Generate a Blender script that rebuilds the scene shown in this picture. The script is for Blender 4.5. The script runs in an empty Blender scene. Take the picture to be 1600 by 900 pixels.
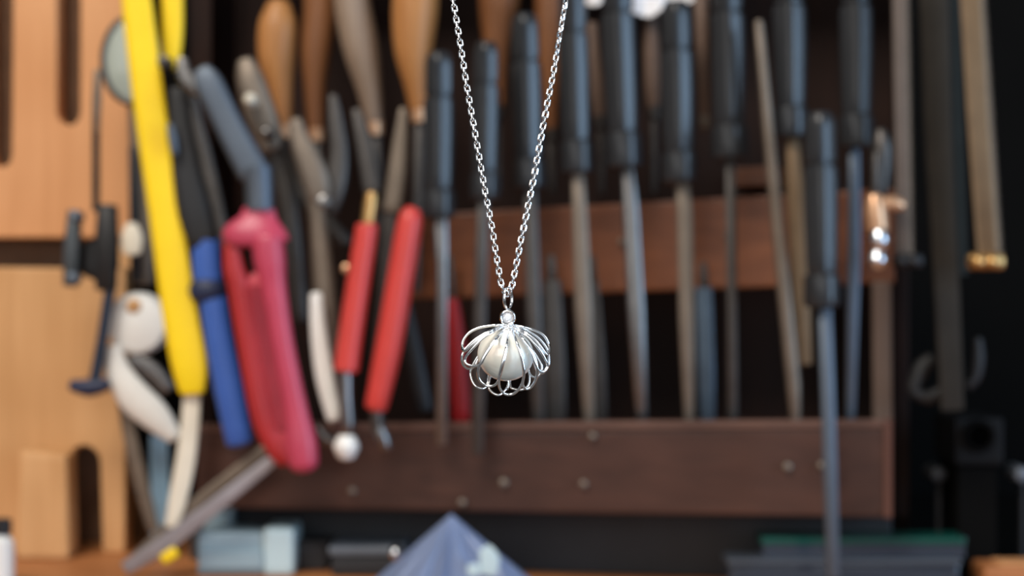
import bpy, bmesh, math, random
from mathutils import Vector, Matrix
random.seed(7)
PI = math.pi
F = 2800.0            # focal length in pixels of the 1600 px wide frame
CZ = 1.0              # camera height
C = bpy.context.scene.collection
sc = bpy.context.scene

# ------------------------------------------------------------------ camera, world, lights, exposure
cam_d = bpy.data.cameras.new('camera')
cam_d.sensor_width = 36.0
cam_d.lens = 36.0 * F / 1600.0
cam_d.clip_start = 0.01
cam_d.dof.use_dof = True
cam_d.dof.focus_distance = 0.297
cam_d.dof.aperture_fstop = cam_d.lens / 2.7
cam = bpy.data.objects.new('camera', cam_d); C.objects.link(cam)
cam.location = (0, 0, CZ); cam.rotation_euler = (PI/2, 0, 0)
sc.camera = cam

w = bpy.data.worlds.new('workshop_daylight'); sc.world = w; w.use_nodes = True
w.node_tree.nodes['Background'].inputs[0].default_value = (0.93, 0.96, 1.0, 1)
w.node_tree.nodes['Background'].inputs[1].default_value = 0.19

def area(name, loc, target, sx, sy, power, col):
    l = bpy.data.lights.new(name, 'AREA'); l.shape = 'RECTANGLE'; l.size = sx; l.size_y = sy
    l.energy = power; l.color = col
    o = bpy.data.objects.new(name, l); C.objects.link(o); o.location = loc
    d = Vector(target) - Vector(loc)
    o.rotation_euler = d.to_track_quat('-Z', 'Y').to_euler()
    return o
area('window_light', (1.5, -0.2, 1.25), (0.0, 0.95, 1.0), 0.5, 1.3, 25, (0.47, 0.71, 1.0))
area('ceiling_lamp', (-0.55, -0.1, 2.2), (-0.15, 0.95, 1.0), 0.9, 0.5, 27, (1.0, 0.93, 0.84))
area('front_fill', (-1.3, -1.2, 1.6), (0.0, 0.6, 1.0), 1.2, 1.2, 6, (1.0, 0.97, 0.93))  # added soft frontal fill, no real source behind the camera
area('pendant_fill_left', (-0.13, -0.14, 1.13), (0, 0.3, 0.98), 0.3, 0.3, 0.9, (1.0, 0.99, 0.97))  # added close fill that brightens the pendant and chain
area('pendant_fill_right', (0.3, -0.06, 1.08), (0, 0.3, 0.98), 0.3, 0.4, 0.6, (0.92, 0.97, 1.0))  # second added fill, brightens the silver from the right

vs = sc.view_settings
sc.display_settings.display_device = 'sRGB'
vs.view_transform = 'Standard'; vs.look = 'None'; vs.gamma = 1.0; vs.use_curve_mapping = False
vs.exposure = 0.0

# ------------------------------------------------------------------ materials
def lin(c):
    return tuple(((v/255)/12.92 if v/255 <= 0.04045 else ((v/255+0.055)/1.055)**2.4) for v in c) + (1,)
def base_mat(name):
    m = bpy.data.materials.new(name); m.use_nodes = True
    return m, m.node_tree.nodes, m.node_tree.links, m.node_tree.nodes['Principled BSDF']
def mat(name, rgb, rough=0.5, metal=0.0, var=0.12, scale=60.0, bump=0.0, trans=0.0, ior=1.45, alpha=1.0, coat=0.0, spec=0.5):
    m, N, L, b = base_mat(name)
    b.inputs['Roughness'].default_value = rough; b.inputs['Metallic'].default_value = metal
    b.inputs['Transmission Weight'].default_value = trans; b.inputs['IOR'].default_value = ior
    b.inputs['Alpha'].default_value = alpha; b.inputs['Coat Weight'].default_value = coat
    b.inputs['Specular IOR Level'].default_value = spec
    c = lin(rgb)
    tc = N.new('ShaderNodeTexCoord'); nz = N.new('ShaderNodeTexNoise'); nz.inputs['Scale'].default_value = scale
    nz.inputs['Detail'].default_value = 4
    L.new(tc.outputs['Object'], nz.inputs['Vector'])
    rp = N.new('ShaderNodeValToRGB')
    rp.color_ramp.elements[0].position = 0.3; rp.color_ramp.elements[1].position = 0.7
    rp.color_ramp.elements[0].color = tuple(max(0, v*(1-var)) for v in c[:3]) + (1,)
    rp.color_ramp.elements[1].color = tuple(min(1, v*(1+var)) for v in c[:3]) + (1,)
    L.new(nz.outputs['Fac'], rp.inputs['Fac']); L.new(rp.outputs['Color'], b.inputs['Base Color'])
    if bump:
        bp = N.new('ShaderNodeBump'); bp.inputs['Strength'].default_value = bump; bp.inputs['Distance'].default_value = 0.001
        L.new(nz.outputs['Fac'], bp.inputs['Height']); L.new(bp.outputs['Normal'], b.inputs['Normal'])
    return m
def wood(name, c1, c2, rough=0.5, stretch=(1, 1, 0.08), scale=90.0, spec=0.35):
    m, N, L, b = base_mat(name)
    tc = N.new('ShaderNodeTexCoord'); mp = N.new('ShaderNodeMapping'); mp.inputs['Scale'].default_value = stretch
    nz = N.new('ShaderNodeTexNoise'); nz.inputs['Scale'].default_value = scale; nz.inputs['Detail'].default_value = 6
    nz.inputs['Distortion'].default_value = 1.2
    n2 = N.new('ShaderNodeTexNoise'); n2.inputs['Scale'].default_value = 14.0
    mx = N.new('ShaderNodeMath'); mx.operation = 'ADD'; ml = N.new('ShaderNodeMath'); ml.operation = 'MULTIPLY'; ml.inputs[1].default_value = 0.5
    L.new(tc.outputs['Object'], mp.inputs['Vector']); L.new(mp.outputs['Vector'], nz.inputs['Vector']); L.new(tc.outputs['Object'], n2.inputs['Vector'])
    L.new(nz.outputs['Fac'], mx.inputs[0]); L.new(n2.outputs['Fac'], mx.inputs[1]); L.new(mx.outputs[0], ml.inputs[0])
    rp = N.new('ShaderNodeValToRGB'); rp.color_ramp.elements[0].position = 0.36; rp.color_ramp.elements[1].position = 0.64
    rp.color_ramp.elements[0].color = lin(c1); rp.color_ramp.elements[1].color = lin(c2)
    L.new(ml.outputs[0], rp.inputs['Fac']); L.new(rp.outputs['Color'], b.inputs['Base Color'])
    bp = N.new('ShaderNodeBump'); bp.inputs['Strength'].default_value = 0.25; bp.inputs['Distance'].default_value = 0.0006
    L.new(nz.outputs['Fac'], bp.inputs['Height']); L.new(bp.outputs['Normal'], b.inputs['Normal'])
    b.inputs['Roughness'].default_value = rough; b.inputs['Specular IOR Level'].default_value = spec
    return m
LX = (0.08, 1, 1)
M = dict(
    silver=mat('polished_silver', (242, 243, 245), 0.13, 1.0, 0.02),
    gem=mat('clear_gem', (250, 250, 252), 0.03, 0.0, 0.0, trans=0.3, ior=2.4),
    tan=wood('tan_board_wood', (197, 138, 89), (210, 151, 102), 0.6),
    tan2=wood('pale_board_wood', (190, 142, 92), (208, 160, 110), 0.6),
    walnut=wood('red_brown_rail_wood', (92, 49, 25), (126, 73, 42), 0.42, LX),
    darkwood=wood('dark_brown_shelf_wood', (52, 30, 23), (74, 46, 36), 0.45, LX),
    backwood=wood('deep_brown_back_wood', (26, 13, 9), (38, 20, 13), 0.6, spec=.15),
    bench=wood('orange_bench_wood', (150, 92, 52), (186, 122, 74), 0.5, LX),
    handlewood=wood('turned_handle_wood', (148, 96, 50), (180, 126, 74), 0.45),
    handlewood2=wood('brown_handle_wood', (108, 68, 40), (134, 88, 54), 0.45),
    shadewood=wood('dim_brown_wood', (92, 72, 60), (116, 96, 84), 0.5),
    greywood=wood('greyed_handle_wood', (118, 98, 82), (146, 126, 108), 0.5),
    black=mat('black_plastic', (40, 41, 43), 0.27, 0, 0.1, spec=0.42),
    matteblack=mat('matte_black', (24, 24, 26), 0.55, 0, 0.15),
    wallblack=mat('shade_black', (7, 6, 5), 0.85, 0, 0.2, 12, spec=.1),  # near-black base colour standing in for shade
    plinth=mat('charcoal_board', (40, 41, 44), 0.6, 0, 0.1),
    steel=mat('brushed_steel', (122, 120, 119), 0.34, 1.0, 0.1, 120),
    brightsteel=mat('bright_steel', (214, 218, 224), 0.25, 1.0, 0.06),
    darksteel=mat('dark_steel', (80, 76, 73), 0.45, 0.8, 0.15, 80),
    bluesteel=mat('satin_steel', (92, 100, 110), 0.52, 0.75, 0.06),
    taupe=mat('worn_taupe_metal', (118, 106, 94), 0.48, 0.6, 0.12),
    brass=mat('brass', (196, 154, 98), 0.36, 0.85, 0.08),
    tanmetal=mat('tarnished_brass', (114, 91, 66), 0.48, 0.45, 0.12),
    copper=mat('copper', (206, 160, 124), 0.34, 0.6, 0.08),
    yellow=mat('yellow_enamel', (238, 200, 20), 0.4, 0, 0.04),
    pink=mat('pink_vinyl', (178, 62, 84), 0.38, 0, 0.06),
    redvinyl=mat('red_vinyl', (158, 34, 36), 0.45, 0, 0.08),
    grip=mat('ribbed_red_grip', (176, 62, 74), 0.5, 0, 0.08),
    red=mat('red_lacquer', (192, 60, 53), 0.35, 0, 0.05),
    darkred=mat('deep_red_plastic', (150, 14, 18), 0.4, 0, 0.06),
    blue=mat('blue_vinyl', (54, 92, 172), 0.42, 0, 0.06),
    navy=mat('navy_plastic', (26, 36, 66), 0.5, 0, 0.1),
    white=mat('white_plastic', (224, 222, 216), 0.4, 0, 0.03),
    cream=mat('cream_plastic', (214, 204, 184), 0.5, 0, 0.05),
    rag=mat('white_cloth', (248, 248, 252), 0.9, 0, 0.02, bump=0.2),
    lens=mat('grey_green_glass', (176, 182, 168), 0.12, 0, 0.03, trans=0.25),
    paleblue=mat('pale_blue_plastic', (170, 194, 204), 0.3, 0, 0.05, trans=0.35),
    paleblue2=mat('frosted_lid_plastic', (206, 228, 232), 0.3, 0, 0.04, trans=0.25),
    bag=mat('thin_blue_polythene', (140, 158, 196), 0.28, 0, 0.1, 25, trans=0.35, ior=1.3),
    green=mat('green_glass_edge', (20, 78, 68), 0.2, 0, 0.08, trans=0.2),
    glass=mat('grey_sheet_glass', (58, 68, 80), 0.15, 0, 0.05, trans=0.3),
    greybox=mat('grey_plastic', (96, 102, 110), 0.4, 0, 0.06),
)
def pearl_mat():
    m, N, L, b = base_mat('pearl_nacre')
    lw = N.new('ShaderNodeLayerWeight'); lw.inputs['Blend'].default_value = 0.35
    rp = N.new('ShaderNodeValToRGB')
    rp.color_ramp.elements[0].color = lin((228, 226, 214)); rp.color_ramp.elements[1].color = lin((208, 212, 208))
    tc = N.new('ShaderNodeTexCoord'); nz = N.new('ShaderNodeTexNoise'); nz.inputs['Scale'].default_value = 260.0
    mx = N.new('ShaderNodeMix'); mx.data_type = 'RGBA'; mx.inputs[7].default_value = lin((236, 216, 200))
    mr = N.new('ShaderNodeMapRange'); mr.inputs['From Min'].default_value = 0.4; mr.inputs['From Max'].default_value = 0.75; mr.inputs['To Max'].default_value = 0.6
    L.new(lw.outputs['Facing'], rp.inputs['Fac']); L.new(tc.outputs['Object'], nz.inputs['Vector']); L.new(nz.outputs['Fac'], mr.inputs['Value'])
    L.new(mr.outputs['Result'], mx.inputs[0]); L.new(rp.outputs['Color'], mx.inputs[6]); L.new(mx.outputs[2], b.inputs['Base Color'])
    b.inputs['Roughness'].default_value = 0.3; b.inputs['Coat Weight'].default_value = 1.0; b.inputs['Coat Roughness'].default_value = 0.08
    b.inputs['Subsurface Weight'].default_value = 0.0
    return m
M['pearl'] = pearl_mat()

# ------------------------------------------------------------------ helpers
YAW = math.radians(12)
NX, NY = math.sin(YAW), math.cos(YAW)          # the rack's back-pointing normal
PLANE = NY * 0.95
def Yo(px, off=0.0):                            # distance at which the sight line meets the rack front pushed back by off
    u = (px - 800) / F
    return (PLANE + off) / (NX * u + NY)
def W(px, py, Y): return Vector((Y*(px-800)/F, Y, CZ - Y*(py-450)/F))
def set_tags(o, label=None, cat=None, group=None, kind=None):
    if label: o['label'] = label
    if cat: o['category'] = cat
    if group: o['group'] = group
    if kind: o['kind'] = kind
def thing(name, label, cat, base, group=None):
    o = bpy.data.objects.new(name, None); C.objects.link(o); o.empty_display_size = 0.01
    o.location = base; set_tags(o, label, cat, group); o['_w'] = tuple(base)
    return o
def org(o): return Vector(o['_w']) if o is not None else Vector((0, 0, 0))
def link_mesh(name, verts, faces, material, parent=None, smooth=35, label=None, kind=None):
    me = bpy.data.meshes.new(name)
    if parent is None:
        z = min(v[2] for v in verts); n = len(verts)
        o0 = Vector((sum(v[0] for v in verts)/n, sum(v[1] for v in verts)/n, z))
    else: o0 = org(parent)
    me.from_pydata([tuple(Vector(v)-o0) for v in verts], [], faces)
    bm = bmesh.new(); bm.from_mesh(me); bmesh.ops.recalc_face_normals(bm, faces=bm.faces); bm.to_mesh(me); bm.free()
    if smooth:
        for p in me.polygons: p.use_smooth = True
        me.set_sharp_from_angle(angle=math.radians(smooth))
    me.materials.append(material)
    o = bpy.data.objects.new(name, me); C.objects.link(o)
    if parent is None: o.location = o0
    else: o.parent = parent
    o['_w'] = tuple(o0)
    set_tags(o, label, None, None, kind)
    return o
def crom(P, k):
    out = []
    n = len(P)
    for i in range(n-1):
        p0, p1, p2, p3 = P[max(i-1, 0)], P[i], P[i+1], P[min(i+2, n-1)]
        for j in range(k):
            t = j/k
            out.append(tuple(0.5*((2*b)+(c-a)*t+(2*a-5*b+4*c-d)*t*t+(3*b-a-3*c+d)*t**3) for a, b, c, d in zip(p0, p1, p2, p3)))
    out.append(tuple(P[-1]))
    return out
def section(seg, n, hexa=None):
    S = []
    for k in range(seg):
        a = 2*PI*(k+0.5)/seg
        c, s = math.cos(a), math.sin(a)
        if hexa is not None:
            b = (a - hexa) % (PI/3) - PI/6
            r = min(1.0, math.cos(PI/6)/math.cos(b)*1.06)
            S.append((c*r, s*r))
        else:
            S.append((math.copysign(abs(c)**(2/n), c), math.copysign(abs(s)**(2/n), s)))
    return S
def tube(P, seg=16, n=2.0, cap=0.5, hexa=None):
    """P: list of (Vector, side radius, depth radius); rounded caps of length cap*radius; returns verts, faces"""
    S = section(seg, n, hexa); verts = []; faces = []
    R = list(P)
    if cap > 0:
        def capr(a, b):
            t = (a[0]-b[0]).normalized(); q = []
            for f in (0.35, 0.7, 0.92):
                q.append((a[0]+t*(a[1]*cap*f), a[1]*math.sqrt(1-f*f), a[2]*math.sqrt(1-f*f)))
            return q
        R = capr(P[0], P[1])[::-1] + R + capr(P[-1], P[-2])
    m = len(R)
    for i, (p, rx, ry) in enumerate(R):
        t = (R[min(i+1, m-1)][0]-R[max(i-1, 0)][0]).normalized()
        d = Vector((0, 1, 0)); d = (d - t*d.dot(t)).normalized(); s = t.cross(d)
        for c, sn in S: verts.append(p + s*(c*rx) + d*(sn*ry))
    for i in range(m-1):
        for k in range(seg):
            a = i*seg+k; b = i*seg+(k+1) % seg
            faces.append((a, b, b+seg, a+seg))
    faces.append(tuple(range(seg))[::-1]); faces.append(tuple((m-1)*seg+k for k in range(seg)))
    return verts, faces
def S(parent, name, m, pts, Y, dr=1.0, n=2.0, sub=1, cap=0.5, seg=16, hexa=None, label=None, smooth=35):
    """a swept solid; pts = (px, py, half width in px [, Y]); dr = depth / width"""
    Q = [(p + (Y,))[:4] if len(p) == 3 else p for p in pts]
    if sub > 1: Q = crom(Q, sub)
    P = [(W(a, b, y), max(r, 0.05)*y/F, max(r, 0.05)*y/F*dr) for a, b, r, y in Q]
    v, f = tube(P, seg, n, cap, hexa)
    return link_mesh(name, v, f, m, parent, smooth, label)
def bevel_obj(o, wd, seg=2):
    bm = bmesh.new(); bm.from_mesh(o.data)
    bmesh.ops.bevel(bm, geom=[e for e in bm.edges if e.calc_face_angle(0) > 0.5], offset=wd, segments=seg, affect='EDGES', profile=0.6)
    bm.to_mesh(o.data); bm.free()
    return o
def slab(parent, name, m, corners, depth, bev=0.0012, label=None):
    """block whose front face has the four points (tl, tr, br, bl) and goes back by the vector depth"""
    v = list(corners) + [c + depth for c in corners]
    f = [(0, 1, 2, 3), (7, 6, 5, 4), (0, 4, 5, 1), (1, 5, 6, 2), (2, 6, 7, 3), (3, 7, 4, 0)]
    o = link_mesh(name, v, f, m, parent, 0, label)
    bevel_obj(o, bev)
    return o
def plate(parent, name, m, outline, Y, thick, bev=0.0015, label=None):
    """solid board cut along an outline (pixels at distance Y), thick metres deep"""
    n = len(outline)
    fr = [W(a, b, Y) for a, b in outline]; bk = [p + Vector((0, thick, 0)) for p in fr]
    f = [tuple(range(n)), tuple(range(2*n-1, n-1, -1))] + [(i, i+n, (i+1) % n + n, (i+1) % n) for i in range(n)]
    o = link_mesh(name, fr+bk, f, m, parent, 30, label)
    bevel_obj(o, bev)
    return o
def disc(parent, name, m, px, py, Y, rpx, thick, seg=24, hole=0.0, dome=0.0, label=None, normal=(0, -1, 0)):
    """turned disc or ring facing the camera, its front at Y"""
    c = W(px, py, Y); r = rpx*Y/F
    if hole: prof = [(hole*r, thick), (hole*r, thick*.15), (hole*r*1.04, 0), (r*.93, 0), (r, thick*.2), (r, thick)]
    else: prof = [(r*.05, -dome), (r*.5, -dome*.8), (r*.9, -dome*.15), (r, thick*.2), (r, thick)]
    v, f = [], []
    for k in range(seg):
        a = 2*PI*k/seg
        for rr, d in prof: v.append(c + Vector((rr*math.cos(a), d, rr*math.sin(a))))
    q = len(prof)
    for k in range(seg):
        k2 = (k+1) % seg
        for i in range(q-1): f.append((k*q+i, k*q+i+1, k2*q+i+1, k2*q+i))
        if hole: f.append((k*q+q-1, k*q, k2*q, k2*q+q-1))
    if not hole:
        f.append(tuple(k*q for k in range(seg))); f.append(tuple(k*q+q-1 for k in range(seg))[::-1])
    return link_mesh(name, v, f, m, parent, 40, label)
def wbox(parent, name, m, x0, x1, y0, y1, z0, z1, bev=0.002, label=None, kind=None):
    v = [Vector((x, y, z)) for z in (z1, z0) for x, y in ((x0, y0), (x1, y0), (x1, y1), (x0, y1))]
    f = [(0, 1, 2, 3), (7, 6, 5, 4), (0, 4, 5, 1), (1, 5, 6, 2), (2, 6, 7, 3), (3, 7, 4, 0)]
    o = link_mesh(name, v, f, m, parent, 0, label, kind)
    if bev: bevel_obj(o, bev)
    return o
BACK = Vector((NX, NY, 0))

# ------------------------------------------------------------------ the setting
BZ = CZ - 0.157                                  # bench top
wbox(None, 'floor', mat('grey_floor', (120, 114, 108), 0.7, 0, 0.15, 6), -2.2, 2.2, -2.2, 1.42, -0.05, 0.0, 0, kind='structure')
wbox(None, 'wall_back', M['wallblack'], -2.2, 2.2, 1.36, 1.42, 0.0, 2.5, 0, kind='structure')

# ------------------------------------------------------------------ bench
bench = thing('workbench', 'orange-brown wooden workbench under the rack, only a sliver showing', 'workbench', (0, 0.95, 0))
wbox(bench, 'bench_top', M['bench'], -0.9, 0.9, 0.55, 1.34, BZ-0.04, BZ, 0.003)
for x in (-0.82, 0.82):
    for y in (0.63, 1.26): wbox(bench, 'leg', M['bench'], x-0.035, x+0.035, y-0.035, y+0.035, 0.0, BZ-0.04, 0.003)

# ------------------------------------------------------------------ tool rack
rack = thing('tool_rack', 'dark brown wooden tool rack with a red-brown upper rail and a deep lower shelf', 'tool rack', (W(850, 800, 1.0).x, 1.0, BZ))
def rslab(name, m, px, off, depth, bev=0.0015):
    return slab(rack, name, m, [W(a, b, Yo(a, off)) for a, b in px], BACK*depth, bev)
rslab('lower_shelf', M['darkwood'], [(306, 676), (1393, 668), (1393, 809), (306, 793)], 0.0, 0.072)
rslab('lit_shelf_edge', wood('lit_edge_wood', (78, 52, 42), (104, 74, 62), 0.45, LX), [(306, 663), (1380, 656), (1380, 669), (306, 676)], -0.0012, 0.007, .001)  # lighter strip: the lit shelf top put into the wood colour
rslab('end_strip', wood('worn_end_wood', (74, 44, 34), (94, 60, 48), 0.45), [(1381, 655), (1394, 655), (1394, 810), (1381, 810)], -0.0012, 0.01, .001)
rslab('upper_rail', M['walnut'], [(640, 336), (1398, 294), (1398, 442), (640, 468)], 0.045, 0.022)
rslab('shade_board', M['backwood'], [(300, -150), (1420, -170), (1420, -190), (300, -170)], 0.03, 0.107)  # unseen board added above the view to shade the recess
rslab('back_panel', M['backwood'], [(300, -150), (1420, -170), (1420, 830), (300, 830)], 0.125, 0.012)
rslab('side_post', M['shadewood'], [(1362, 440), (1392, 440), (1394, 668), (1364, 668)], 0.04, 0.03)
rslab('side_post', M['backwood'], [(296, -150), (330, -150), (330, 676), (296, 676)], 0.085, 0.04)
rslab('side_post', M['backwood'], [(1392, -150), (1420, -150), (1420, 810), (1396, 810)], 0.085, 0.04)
rslab('rail_block', M['walnut'], [(1146, 262), (1218, 258), (1218, 290), (1146, 292)], 0.07, 0.05)
pl = slab(rack, 'plinth', M['plinth'], [Vector((W(a, 0, Yo(a, .045)).x, Yo(a, .045), z)) for a, z in ((296, BZ+.036), (1393, BZ+.036), (1393, BZ), (296, BZ))], BACK*0.09, 0.001)
for a, b, off, r in ((750, 393, .045, 7), (825, 385, .045, 7), (972, 378, .045, 6), (1140, 370, .045, 8), (550, 768, 0, 6), (722, 786, 0, 6), (787, 755, 0, 7),
                (912, 757, 0, 6), (1231, 730, 0, 7), (1284, 728, 0, 6), (926, 682, 0, 6)):
    disc(rack, 'nail', M['taupe'], a, b, Yo(a, off)-0.003, r, 0.005, 12, dome=0.0008)

# ------------------------------------------------------------------ files with black handles
def black_file(label, top, bot, hw, shank, mshank, off=0.02, capf=0.26, shank_n=3.0, sdr=0.5, offtip=None):
    """top, bot: handle axis ends in px; shank: [(px, py, half width)...] down to the tip"""
    Y0 = Yo(top[0], off); Y1 = Yo(bot[0], off); Yt = Yo(shank[-1][0], off if offtip is None else offtip)
    t = thing('file', label, 'file', W(shank[-1][0], shank[-1][1], Yt), 'black-handled files standing in the rack')
    ax = lambda s: (top[0]+(bot[0]-top[0])*s, top[1]+(bot[1]-top[1])*s)
    L = bot[1]-top[1]
    cp = capf
    def P(prof): return [(*ax(s), r*hw, Y0+(Y1-Y0)*s) for s, r in prof]
    hd = S(t, 'handle', M['black'], P([(cp, .74), (cp+.012, .76), (cp+.02, .95), (cp+.06, 1.0), (.5, 1.0), (.72, .93), (.80, .90), (.825, .84)]), 0, cap=0.0, seg=36, hexa=.436)
    S(hd, 'handle_cap', M['black'], P([(0.0, .60), (0.03, .80), (0.07, .88), (cp-.03, .90), (cp, .84)]), 0, cap=0.0, seg=24, hexa=.436)
    S(hd, 'collar', M['black'], P([(.825, .80), (.835, .95), (.86, 1.0), (.97, 1.0), (.99, .94), (1.0, .7)]), 0, cap=0.0, seg=24)
    q = [(a, b, r, Y1+(Yt-Y1)*i/(len(shank)-1)) for i, (a, b, r) in enumerate(shank)]
    S(t, 'shank', mshank, q, 0, dr=sdr, n=shank_n, cap=0.25, seg=12)
    return t
st, dk, bs, tm = M['steel'], M['darksteel'], M['bluesteel'], M['taupe']
black_file('black-handled file beside the second red handle, its tip low across the shelf front', (686, 82), (686, 342), 26, [(688, 340, 12), (689, 395, 11), (690, 410, 9), (690, 694, 9)], st, off=-0.014)
black_file('shorter black-handled file with its shank behind the left strand of the chain', (760, 66), (758, 312), 23, [(755, 312, 9), (752, 400, 10), (746, 708, 10)], dk, off=-0.013)
black_file('black-handled file directly above the pendant, between the two chain strands', (820, 22), (828, 296), 26, [(828, 296, 11), (834, 480, 12), (842, 657, 10)], dk, off=0.012)
black_file('black-handled file just right of the chain, grey blade tapering on a slight slant', (893, -30), (903, 272), 26, [(903, 272, 10), (906, 340, 12), (912, 480, 14), (921, 657, 9)], tm, off=0.012)
black_file('black-handled file with a white cloth showing at both sides of its cap', (962, -70), (976, 264), 29, [(981, 264, 10), (986, 330, 13), (994, 480, 14), (1003, 657, 9)], st, off=0.012)
black_file('black-handled file whose rounded cap top shows just under the white cloth', (1056, 2), (1062, 287), 28, [(1066, 287, 11), (1070, 330, 13), (1073, 500, 12), (1077, 657, 8)], tm, off=0.012)
black_file('black-handled file with a thin dark shank crossing a nail on the rail', (1136, -65), (1140, 250), 28, [(1141, 250, 8), (1143, 400, 8), (1145, 657, 8)], dk, off=0.012)
black_file('black-handled file with a brassy blunt blade next to the bare slanting rod', (1232, -70), (1236, 216), 28, [(1238, 216, 10), (1242, 300, 14), (1250, 430, 15), (1255, 568, 14)], M['tanmetal'], off=0.012)
black_file('lowest black-handled file, its long bright shank passing in front of the lower shelf', (1281, 176), (1285, 481), 29, [(1289, 480, 11), (1293, 600, 11), (1302, 902, 11)], bs, off=-0.022, offtip=-0.03)
black_file('rightmost black-handled file, its slim bluish shank ending on the lower shelf', (1336, -75), (1338, 232), 27, [(1335, 232, 9), (1334, 400, 11), (1329, 657, 7)], bs, off=0.012)

# flat blades without a visible handle that stand deeper in the rack
def blade(label, name, cat, m, pts, off, n=4.0, dr=0.25, part=None, group=None):
    Y = Yo(pts[0][0], off)
    t = thing(name, label, cat, W(pts[-1][0], pts[-1][1], Yo(pts[-1][0], off)), group)
    q = [(a, b, r, Yo(a, off)) for a, b, r in pts]
    S(t, part or 'blade', m, q, 0, dr=dr, n=n, cap=0.2, seg=12)
    return t
t = blade('wide dark grey flat file behind the shank above the pendant', 'flat_file', 'file', dk, [(862, 440, 14), (866, 560, 17), (868, 657, 17)], 0.030, part='blade')
S(t, 'tang', dk, [(862, 440, 8), (861, 400, 6)], Yo(862, .03), dr=.4, n=4, cap=.2)
t = blade('dark narrow flat file hidden behind the slanting grey blade', 'flat_file', 'file', dk, [(928, 440, 8), (934, 560, 11), (938, 657, 11)], 0.030, part='blade')
S(t, 'tang', dk, [(928, 440, 5), (926, 400, 4)], Yo(928, .03), dr=.4, n=4, cap=.2)
t = blade('bluish dark flat file in the shadow under the rail, left of the thin dark shank', 'flat_file', 'file', mat('blue_grey_steel', (84, 98, 112), .4, .6), [(1100, 450, 13), (1103, 560, 13), (1106, 657, 11)], 0.034, part='blade')
S(t, 'tang', dk, [(1100, 450, 8), (1099, 410, 5)], Yo(1100, .034), dr=.4, n=4, cap=.2)
t = thing('metal_rod', 'bare brownish metal rod slanting across the rail', 'rod', W(1243, 657, Yo(1243, .005)))
S(t, 'rod', tm, [(1186, 40, 7, Yo(1186, -.004)), (1204, 240, 9, Yo(1204, 0)), (1225, 450, 11, Yo(1225, .003)), (1240, 600, 11, Yo(1240, .004)), (1243, 657, 8, Yo(1243, .005))], 0, n=2.6, cap=.4)
S(t, 'tip', M['taupe'], [(1185.5, 34, 6.4), (1186, 44, 7.4)], Yo(1186, -.004), cap=.5)
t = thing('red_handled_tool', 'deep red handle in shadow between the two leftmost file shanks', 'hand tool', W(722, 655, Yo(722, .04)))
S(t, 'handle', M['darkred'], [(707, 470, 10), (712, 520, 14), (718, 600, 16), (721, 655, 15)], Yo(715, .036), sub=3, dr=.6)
S(t, 'shank', dk, [(707, 470, 5), (703, 400, 4)], Yo(715, .036), cap=.3)

# ------------------------------------------------------------------ wooden handled gravers at the back
def wooden_tool(label, m, pts, off, shank=None, ms=None):
    Y = Yo(pts[0][0], off)
    e = (shank or pts)[-1]
    t = thing('wooden_handled_tool', label, 'hand tool', W(e[0], e[1], Y), 'wooden handles along the top of the rack')
    hd = S(t, 'handle', m, pts, Y, sub=4, cap=.6, seg=20)
    a, b, r = pts[-1]
    S(hd, 'ferrule', M['copper'] if off < .065 else dk, [(a, b-4, r*1.05), (a+1, b+16, r*.92)], Y, cap=.1)
    if shank: S(t, 'shank', ms or dk, shank, Y, dr=.6, n=3, cap=.3, seg=12)
    return t
wooden_tool('plump honey-brown wooden handle above the grey plier hinge', M['handlewood'], [(436, 10, 20), (434, 40, 30), (432, 90, 29), (437, 140, 20), (442, 200, 14)], .05, [(443, 210, 8), (452, 330, 7), (458, 480, 5)])
wooden_tool('brown wooden handle between the plump honey handle and the greyed one', M['handlewood2'], [(500, -40, 26), (500, 20, 26), (494, 80, 24), (492, 140, 17), (494, 205, 13)], .06, [(495, 215, 9), (498, 330, 7), (502, 460, 5)])
wooden_tool('greyed weathered wooden handle leaning right beside the brown one', M['greywood'], [(545, -40, 26), (553, 20, 29), (565, 80, 28), (577, 140, 20), (585, 195, 14)], .04, [(586, 205, 9), (592, 330, 7), (596, 460, 5)])
wooden_tool('light orange wooden handle left of the first black file handle', M['handlewood'], [(652, -40, 34), (648, 20, 36), (646, 80, 30), (650, 130, 20), (655, 175, 14)], .033, [(656, 182, 8), (652, 330, 8), (650, 455, 5)])
wooden_tool('brown wooden handle behind the gap above the black handle near the left chain', M['handlewood2'], [(782, -60, 34), (780, 0, 33), (776, 40, 26), (776, 100, 17), (778, 170, 12)], .07, [(778, 180, 6), (778, 300, 6)])
wooden_tool('orange-brown wooden handle behind the right strand of the chain', M['handlewood2'], [(862, -60, 26), (860, 20, 25), (860, 90, 20), (860, 150, 14), (861, 205, 10)], .07, [(861, 210, 6), (862, 300, 6)])
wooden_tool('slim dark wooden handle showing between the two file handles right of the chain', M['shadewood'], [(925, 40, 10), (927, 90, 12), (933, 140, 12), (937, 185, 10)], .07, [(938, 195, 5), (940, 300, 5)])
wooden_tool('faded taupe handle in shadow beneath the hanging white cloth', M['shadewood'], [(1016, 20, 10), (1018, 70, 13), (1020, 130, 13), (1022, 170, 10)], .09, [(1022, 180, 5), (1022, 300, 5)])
t = thing('wooden_rod', 'thin pinkish brown rod with a copper tip between two black file handles', 'rod', W(1101, 205, Yo(1101, .05)))
S(t, 'rod', M['shadewood'], [(1094, -60, 12), (1097, 60, 11), (1101, 185, 9)], Yo(1100, .045), cap=.3)
S(t, 'tip', tm, [(1101, 183, 10), (1101, 200, 9)], Yo(1100, .045), cap=.5)

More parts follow.
